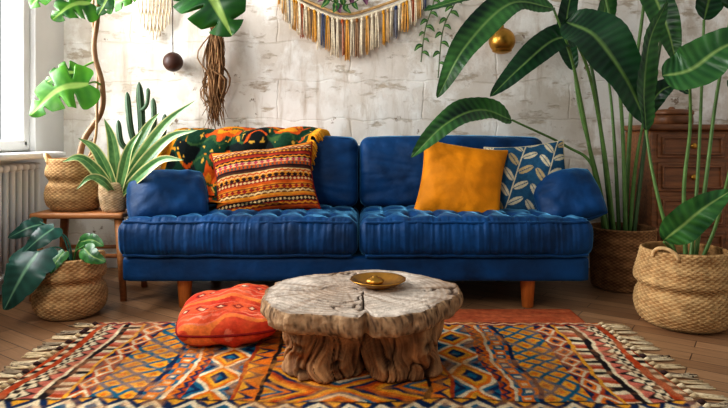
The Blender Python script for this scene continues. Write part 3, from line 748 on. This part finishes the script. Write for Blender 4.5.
c = (1.463, 3.36, 0)
t5 = thing('bird_of_paradise_plant', 'towering dark green banana-leaf plant in the straight brown basket beside the sofa', 'plant', c)
basket(t5, c, [(.15, .002), (.165, .02), (.17, .15), (.175, .3), (.178, .335)], rgb(104, 72, 46), rgb(186, 140, 94), freq=32, soilz=.29)
def bp(r, sp, lp, w, c=(DG1, DG2, DRIB), nh=(0, -1, .35), sd=0, r0=.013, fold=.3, wav=.05):
    stem(r, PP(sp), r0, .006, rgb(88, 122, 58) if sd % 3 else rgb(64, 90, 48), 36, 8)
    obj('leaf', leaf(PP(lp), w, nh, 'banana', fold, wav, 90, 8, c, sd), LEAF, r)
bp(t5, [(616, 250, 3.34), (604, 150, 3.3), (588, 70, 3.2), (566, 24, 3.1)], [(566, 22, 3.1), (594, 36, 2.98), (624, 76, 2.92), (648, 126, 2.92)], .28, (DG1, DG2, DRIB), (0, -1, .2), sd=1)
bp(t5, [(610, 250, 3.34), (590, 150, 3.3), (572, 60, 3.2), (554, 10, 3.15)], [(554, 8, 3.15), (510, 4, 3.08), (466, 46, 3.02), (437, 98, 3.02)], .18, (DG1, MG2, DRIB), (0, -1, .6), 2)
bp(t5, [(614, 250, 3.38), (602, 140, 3.36), (592, 70, 3.3), (582, 40, 3.25)], [(582, 38, 3.25), (554, 40, 3.2), (522, 66, 3.14), (490, 97, 3.12)], .16, (DG1, DG2, DRIB), (-.2, -1, .3), 3)
bp(t5, [(606, 250, 3.36), (594, 170, 3.4), (566, 146, 3.42), (512, 120, 3.3)], [(512, 120, 3.3), (480, 110, 3.22), (446, 124, 3.14), (411, 158, 3.12)], .165, (DG1, MG2, DRIB), (0, -1, .7), 4, r0=.011)
bp(t5, [(624, 250, 3.4), (632, 100, 3.42), (644, 0, 3.42), (640, -40, 3.4)], [(640, -40, 3.4), (654, -5, 3.33), (668, 30, 3.28), (676, 62, 3.27)], .17, (DG1, MG2, MRIB), (-.4, -1, .2), 5)
bp(t5, [(632, 250, 3.4), (648, 120, 3.42), (664, 20, 3.45), (672, -60, 3.45)], [(672, -60, 3.45), (690, -110, 3.4), (730, -160, 3.3)], .25, sd=6)
bp(t5, [(626, 250, 3.36), (622, 120, 3.36), (612, 30, 3.32), (600, -26, 3.3)], [(600, -26, 3.3), (550, -22, 3.22), (490, -8, 3.15), (424, 10, 3.12)], .14, (DG1, MG2, MRIB), (0, -1, .8), 7)
bp(t5, [(620, 250, 3.42), (616, 170, 3.48), (612, 110, 3.5), (608, 74, 3.5)], [(608, 74, 3.5), (603, 40, 3.5), (606, 0, 3.5), (618, -50, 3.5)], .16, (MG1, MG2, DRIB), (.5, -1, .1), 8)
bp(t5, [(628, 250, 3.40), (634, 180, 3.38), (638, 150, 3.36), (644, 118, 3.34)], [(644, 118, 3.34), (658, 94, 3.3), (674, 86, 3.26), (690, 94, 3.22)], .11, (DG1, DG2, DRIB), (0, -1, .6), 13)
bp(t5, [(612, 250, 3.44), (598, 180, 3.5), (580, 110, 3.5), (574, 70, 3.5)], [(574, 70, 3.5), (566, 40, 3.52), (570, 0, 3.52), (584, -30, 3.5)], .12, (DG1, DG2, DRIB), (-.2, -1, .1), 11)

c = (1.445, 2.68, 0)
t6 = thing('basket_banana_plant', 'broad-leaved green plant in the large pale belly basket at the right front', 'plant', c)
basket(t6, c, [(.14, .002), (.185, .03), (.206, .09), (.200, .145), (.186, .17), (.189, .184), (.205, .204), (.206, .23), (.19, .29), (.178, .34)], rgb(154, 110, 66), rgb(224, 188, 134), soilz=.29, freq=36)
handle(t6, c, -PI/2-.9, .182, .315, W2); handle(t6, c, PI/2-.5, .182, .315, W2)
bp(t6, [(686, 268, 2.68), (684, 190, 2.7), (690, 130, 2.68), (690, 84, 2.62)], [(662, 76, 2.62), (690, 70, 2.58), (722, 48, 2.54), (770, 30, 2.5)], .21, (MG1, MG2, MRIB), (-.2, -1, .5), 1, r0=.011, fold=.2)
bp(t6, [(684, 268, 2.66), (672, 250, 2.6), (664, 242, 2.55)], [(664, 240, 2.55), (682, 226, 2.5), (704, 208, 2.46), (732, 190, 2.44)], .145, (MG1, MG2, MRIB), (.1, -1, .5), 2, r0=.01, fold=.15)
bp(t6, [(694, 268, 2.7), (706, 180, 2.72), (716, 100, 2.74), (732, 10, 2.74)], [(732, 10, 2.74), (745, -30, 2.7), (790, -60, 2.7)], .2, sd=4, r0=.01)
bp(t6, [(680, 268, 2.7), (664, 220, 2.72), (652, 170, 2.76), (646, 130, 2.8)], [(646, 130, 2.8), (644, 90, 2.82), (650, 40, 2.84), (668, 0, 2.84)], .12, (DG1, MG2, DRIB), (.4, -1, .2), 5, r0=.01)
bp(t6, [(698, 268, 2.68), (716, 225, 2.66), (730, 170, 2.6), (740, 130, 2.6)], [(740, 130, 2.6), (738, 100, 2.6), (728, 80, 2.6)], .1, (MG1, MG2, MRIB), sd=7, r0=.009)
bp(t6, [(690, 268, 2.74), (696, 200, 2.8), (700, 130, 2.84), (704, 20, 2.86)], [(704, 20, 2.86), (712, -10, 2.86), (730, -50, 2.86)], .14, (DG1, DG2, DRIB), sd=8, r0=.01)

# ------------------------------------------------------------------ things hanging on the back wall
def hook(parent, x, z, y):
    obj('hook', tube([(x, WY+.01, z), (x, y-.012, z), (x, y-.014, z+.012)], .005, 8), BRASS, parent)
WC, GO, NV, BR, TN, RU = rgb(236, 222, 194), rgb(214, 152, 48), rgb(52, 72, 112), rgb(150, 98, 54), rgb(206, 168, 116), rgb(176, 84, 44)
Yh = 3.81
wh = thing('fringed_wall_hanging', 'crescent wall hanging with cream, gold, blue and rust tassels above the sofa', 'wall hanging', P(350, 15, Yh))
arc = cr(PP([(278, -20, Yh), (290, -5, Yh), (312, 8, Yh), (346, 19, Yh), (382, 10, Yh), (410, -2, Yh), (426, -20, Yh)]), 90)
obj('branch', M().add(tube(arc, .010, 10), WC), ROPE, wh)
arc2 = arc.copy(); arc2[:, 2] += .032
obj('cord', M().add(tube(arc2, .009, 8), TN), ROPE, wh)
a0 = [arc[0], (arc[0]+arc[-1])/2+np.array((0, 0, .25)), arc[-1]]
obj('hanging_cord', M().add(tube([a0[0], a0[1], a0[2]], .004, 6), WC), ROPE, wh)
hook(wh, a0[1][0], a0[1][2], Yh)
pat = [GO, WC, WC, GO, TN, WC, NV, WC, GO, GO, WC, RU, WC, TN, GO, WC, NV, GO, WC, WC, RU, GO, WC, BR, WC]
nt = 42
for i in range(nt):
    cl = pat[i % len(pat)]
    a = arc[2+int(i*85/(nt-1))]; l = .16+.09*(1-abs(2*i/(nt-1)-1))+random.uniform(-.02, .02); g = M()
    g.add(tube([a+np.array((0, 0, -.004)), a+np.array((0, -.002, -.03))], [.010, .009], 8), cl)
    for s in range(8):
        dx = random.uniform(-.012, .012); dy = random.uniform(-.008, .006)
        g.add(tube([a+np.array((dx*.5, dy, -.02)), a+np.array((dx, dy, -l*.6)), a+np.array((dx*1.2, dy, -l+random.uniform(-.01, .012)))], [.0035, .0035, .0025], 5), mixc(cl, WC, random.random()*.3))
    obj('tassel', g, ROPE, wh)
pa = cr(PP([(318, -8, 3.785), (334, 2, 3.775), (350, 4, 3.775), (370, -8, 3.785)]), 30)
obj('sprig_stem', M().add(tube(pa, .004, 6), rgb(86, 104, 60)), STEM, wh)
for i in range(14):
    a = pa[2+i*2-(i > 13)]; s_ = 1 if i % 2 else -1; l = random.uniform(.05, .08)
    b_ = a+np.array((random.uniform(-.02, .02), -.012, s_*l*.4)); e = a+np.array((random.uniform(-.045, .045), -.016, s_*l*.8-.01))
    obj('leaf', leaf([a, b_, e], l*.6, (0, -1, .3), 'oval', .2, .02, 12, 3, (MG1, MG2, MRIB) if i % 3 else (rgb(80, 40, 70), rgb(140, 80, 110), rgb(150, 110, 130)), i), LEAF, wh)
# macrame
mc = thing('macrame_hanging', 'small cream macrame hanging on the wall above the cactus', 'wall hanging', P(155, 0, Yh))
p0 = P(155, -42, Yh); pa, pb = P(140, -18, Yh), P(170, -18, Yh)
obj('dowel', M().add(tube([pa-np.array((.02, 0, 0)), pb+np.array((.02, 0, 0))], .007, 8), BR), ROPE, mc)
obj('cord', M().add(tube([pa, p0, pb], .003, 6), WC), ROPE, mc); hook(mc, p0[0], p0[2], Yh)
g = M()
for i in range(18):
    x = pa[0]+(pb[0]-pa[0])*i/17; l = .26+.12*(1-abs(i-8.5)/8.5)
    pts = [(x+.006*math.sin(t*30+i*PI), Yh-.006+.004*math.cos(t*30+i*PI), pa[2]-t) for t in np.linspace(0, l, 26)]
    g.add(tube(pts, .0045, 5), mixc(WC, TN, random.random()*.4))
obj('knotted_strands', g, ROPE, mc)
# wooden ball
wb = thing('hanging_wooden_ball', 'dark wooden ball hanging on a thin cord between macrame and dried bundle', 'ornament', P(173, 62, 3.76))
bcn = P(173, 62, 3.76); R = .062
obj('ball', lathe([(max(.004, R*math.cos(a)), R*math.sin(a)) for a in np.linspace(-PI/2, PI/2, 24)], bcn, 32), DARKW, wb)
tp = P(172, -30, 3.76); obj('cord', M().add(tube([bcn+np.array((0, 0, R-.002)), tp], .003, 6), rgb(60, 44, 34)), ROPE, wb); hook(wb, tp[0], tp[2], 3.76)
# dried bundle
db = thing('dried_grass_bundle', 'rough brown bundle of dried stems hanging head-down on the wall', 'dried plants', P(216, 30, 3.77))
g = M(); Yb = 3.77; p0 = P(216, 22, Yb)
for i in range(130):
    e = P(random.gauss(215, 5.5), random.uniform(100, 130), Yb); e[1] += random.uniform(-.05, .03)
    m1 = P(random.gauss(216, 5), random.uniform(48, 70), Yb); m1[1] += random.uniform(-.045, .03)
    m2 = P(random.gauss(216, 5.5), random.uniform(74, 94), Yb); m2[1] += random.uniform(-.05, .03)
    s = p0+np.array((random.uniform(-.03, .03), random.uniform(-.012, .012), random.uniform(.0, .08)))
    r_ = random.uniform(.002, .0065)
    g.add(tube(cr([s, p0+np.array((random.uniform(-.03, .03), random.uniform(-.025, .014), -.03)), m1, m2, e], 16), [r_]*12+[r_*.8, r_*.6, r_*.5, r_*.3], 5), mixc(rgb(88, 66, 46), rgb(164, 126, 90), random.random()))
o = obj('dried_stalks', g, ROPE, db); o['kind'] = 'stuff'
obj('tie', M().add(tube([p0+np.array((0, 0, -.02)), p0+np.array((0, 0, -.002))], .03, 12), rgb(110, 80, 54)), ROPE, db)
tp = P(216, -30, Yb); obj('cord', M().add(tube([p0, tp], .003, 6), WC), ROPE, db); hook(db, tp[0], tp[2], Yb)
# brass bell
be = thing('hanging_brass_bell', 'round brass bell hanging on the wall among the large leaves', 'bell', P(503, 40, 3.72))
bcn = P(502, 41, 3.72); R = .082
pr = [(.004, -R*.85), (.03, -R*.95), (.06, -R*.8)]+[(R*math.cos(a), R*math.sin(a)) for a in np.linspace(-.75, 1.35, 20)]+[(.012, R*1.05), (.012, R*1.2), (.003, R*1.22)]
obj('bell_body', lathe(pr, bcn, 36), BRASS, be)
tp = P(502, -30, 3.72); obj('cord', M().add(tube([bcn+np.array((0, 0, R*1.15)), tp], .003, 6), rgb(90, 70, 50)), ROPE, be); hook(be, tp[0], tp[2], 3.72)
# vines
def vine(pts, label, sd, n=14, nlf=12):
    r = thing('hanging_vine', label, 'vine', P(*pts[0]), None)
    pa = cr(PP(pts), 60); obj('stem', M().add(tube(pa, .004, 6), rgb(86, 104, 60)), STEM, r)
    hook(r, pa[0][0], pa[0][2], pa[0][1]); rr = random.Random(sd)
    for i in range(nlf):
        a = pa[8+int(i*50/nlf)]; s = 1 if i % 2 else -1; l = rr.uniform(.035, .06)
        b = a+np.array((s*l*.5, -.015, -l*.1)); e = a+np.array((s*l, -.02, -l*.7))
        obj('leaf', leaf([a, b, e], l*.55, (0, -1, .3), 'oval', .2, .02, 12, 3, (MG1, MG2, MRIB), i), LEAF, r)
vine([(436, -35, 3.8), (434, 0, 3.79), (425, 30, 3.79), (421, 62, 3.79)], 'thin green vine trailing beside the fringed wall hanging, the left of two', 1)
vine([(466, -35, 3.8), (456, 0, 3.79), (443, 30, 3.79), (438, 78, 3.79)], 'thin green vine trailing towards the sofa back, the one nearer the brass bell', 2)

# ------------------------------------------------------------------ light and camera
wd = bpy.data.worlds.new('World'); S.world = wd; wd.use_nodes = True
wd.node_tree.nodes['Background'].inputs[0].default_value = (.96, .98, 1, 1); wd.node_tree.nodes['Background'].inputs[1].default_value = .36
def area(name, loc, target, sx, sy, power, col):
    l = bpy.data.lights.new(name, 'AREA'); l.shape = 'RECTANGLE'; l.size = sx; l.size_y = sy; l.energy = power; l.color = col
    o = bpy.data.objects.new(name, l); COL.objects.link(o); o.location = loc
    o.rotation_euler = (Vector(target)-Vector(loc)).to_track_quat('-Z', 'Y').to_euler(); return o
area('window_light', (-2.7, 2.7, 1.75), (0, 2.6, .6), 1.4, 1.6, 165, (.98, .985, 1))
area('added_fill_light', (-1.7, .2, 2.4), (.1, 3.2, .4), 1.1, 1.0, 43, (1, .96, .9))  # added soft fill from upper left-front for light direction, no real fixture
cam = bpy.data.cameras.new('Camera'); co = bpy.data.objects.new('Camera', cam); COL.objects.link(co)
co.location = (0, 0, H); co.rotation_euler = (PI/2, 0, 0); cam.sensor_width = 36; cam.lens = F/728*36; cam.shift_y = -(204-CY)/728; cam.clip_start = .05
S.camera = co
S.view_settings.view_transform = 'Standard'
try: S.view_settings.look = 'Medium High Contrast'
except Exception as e: print(e)
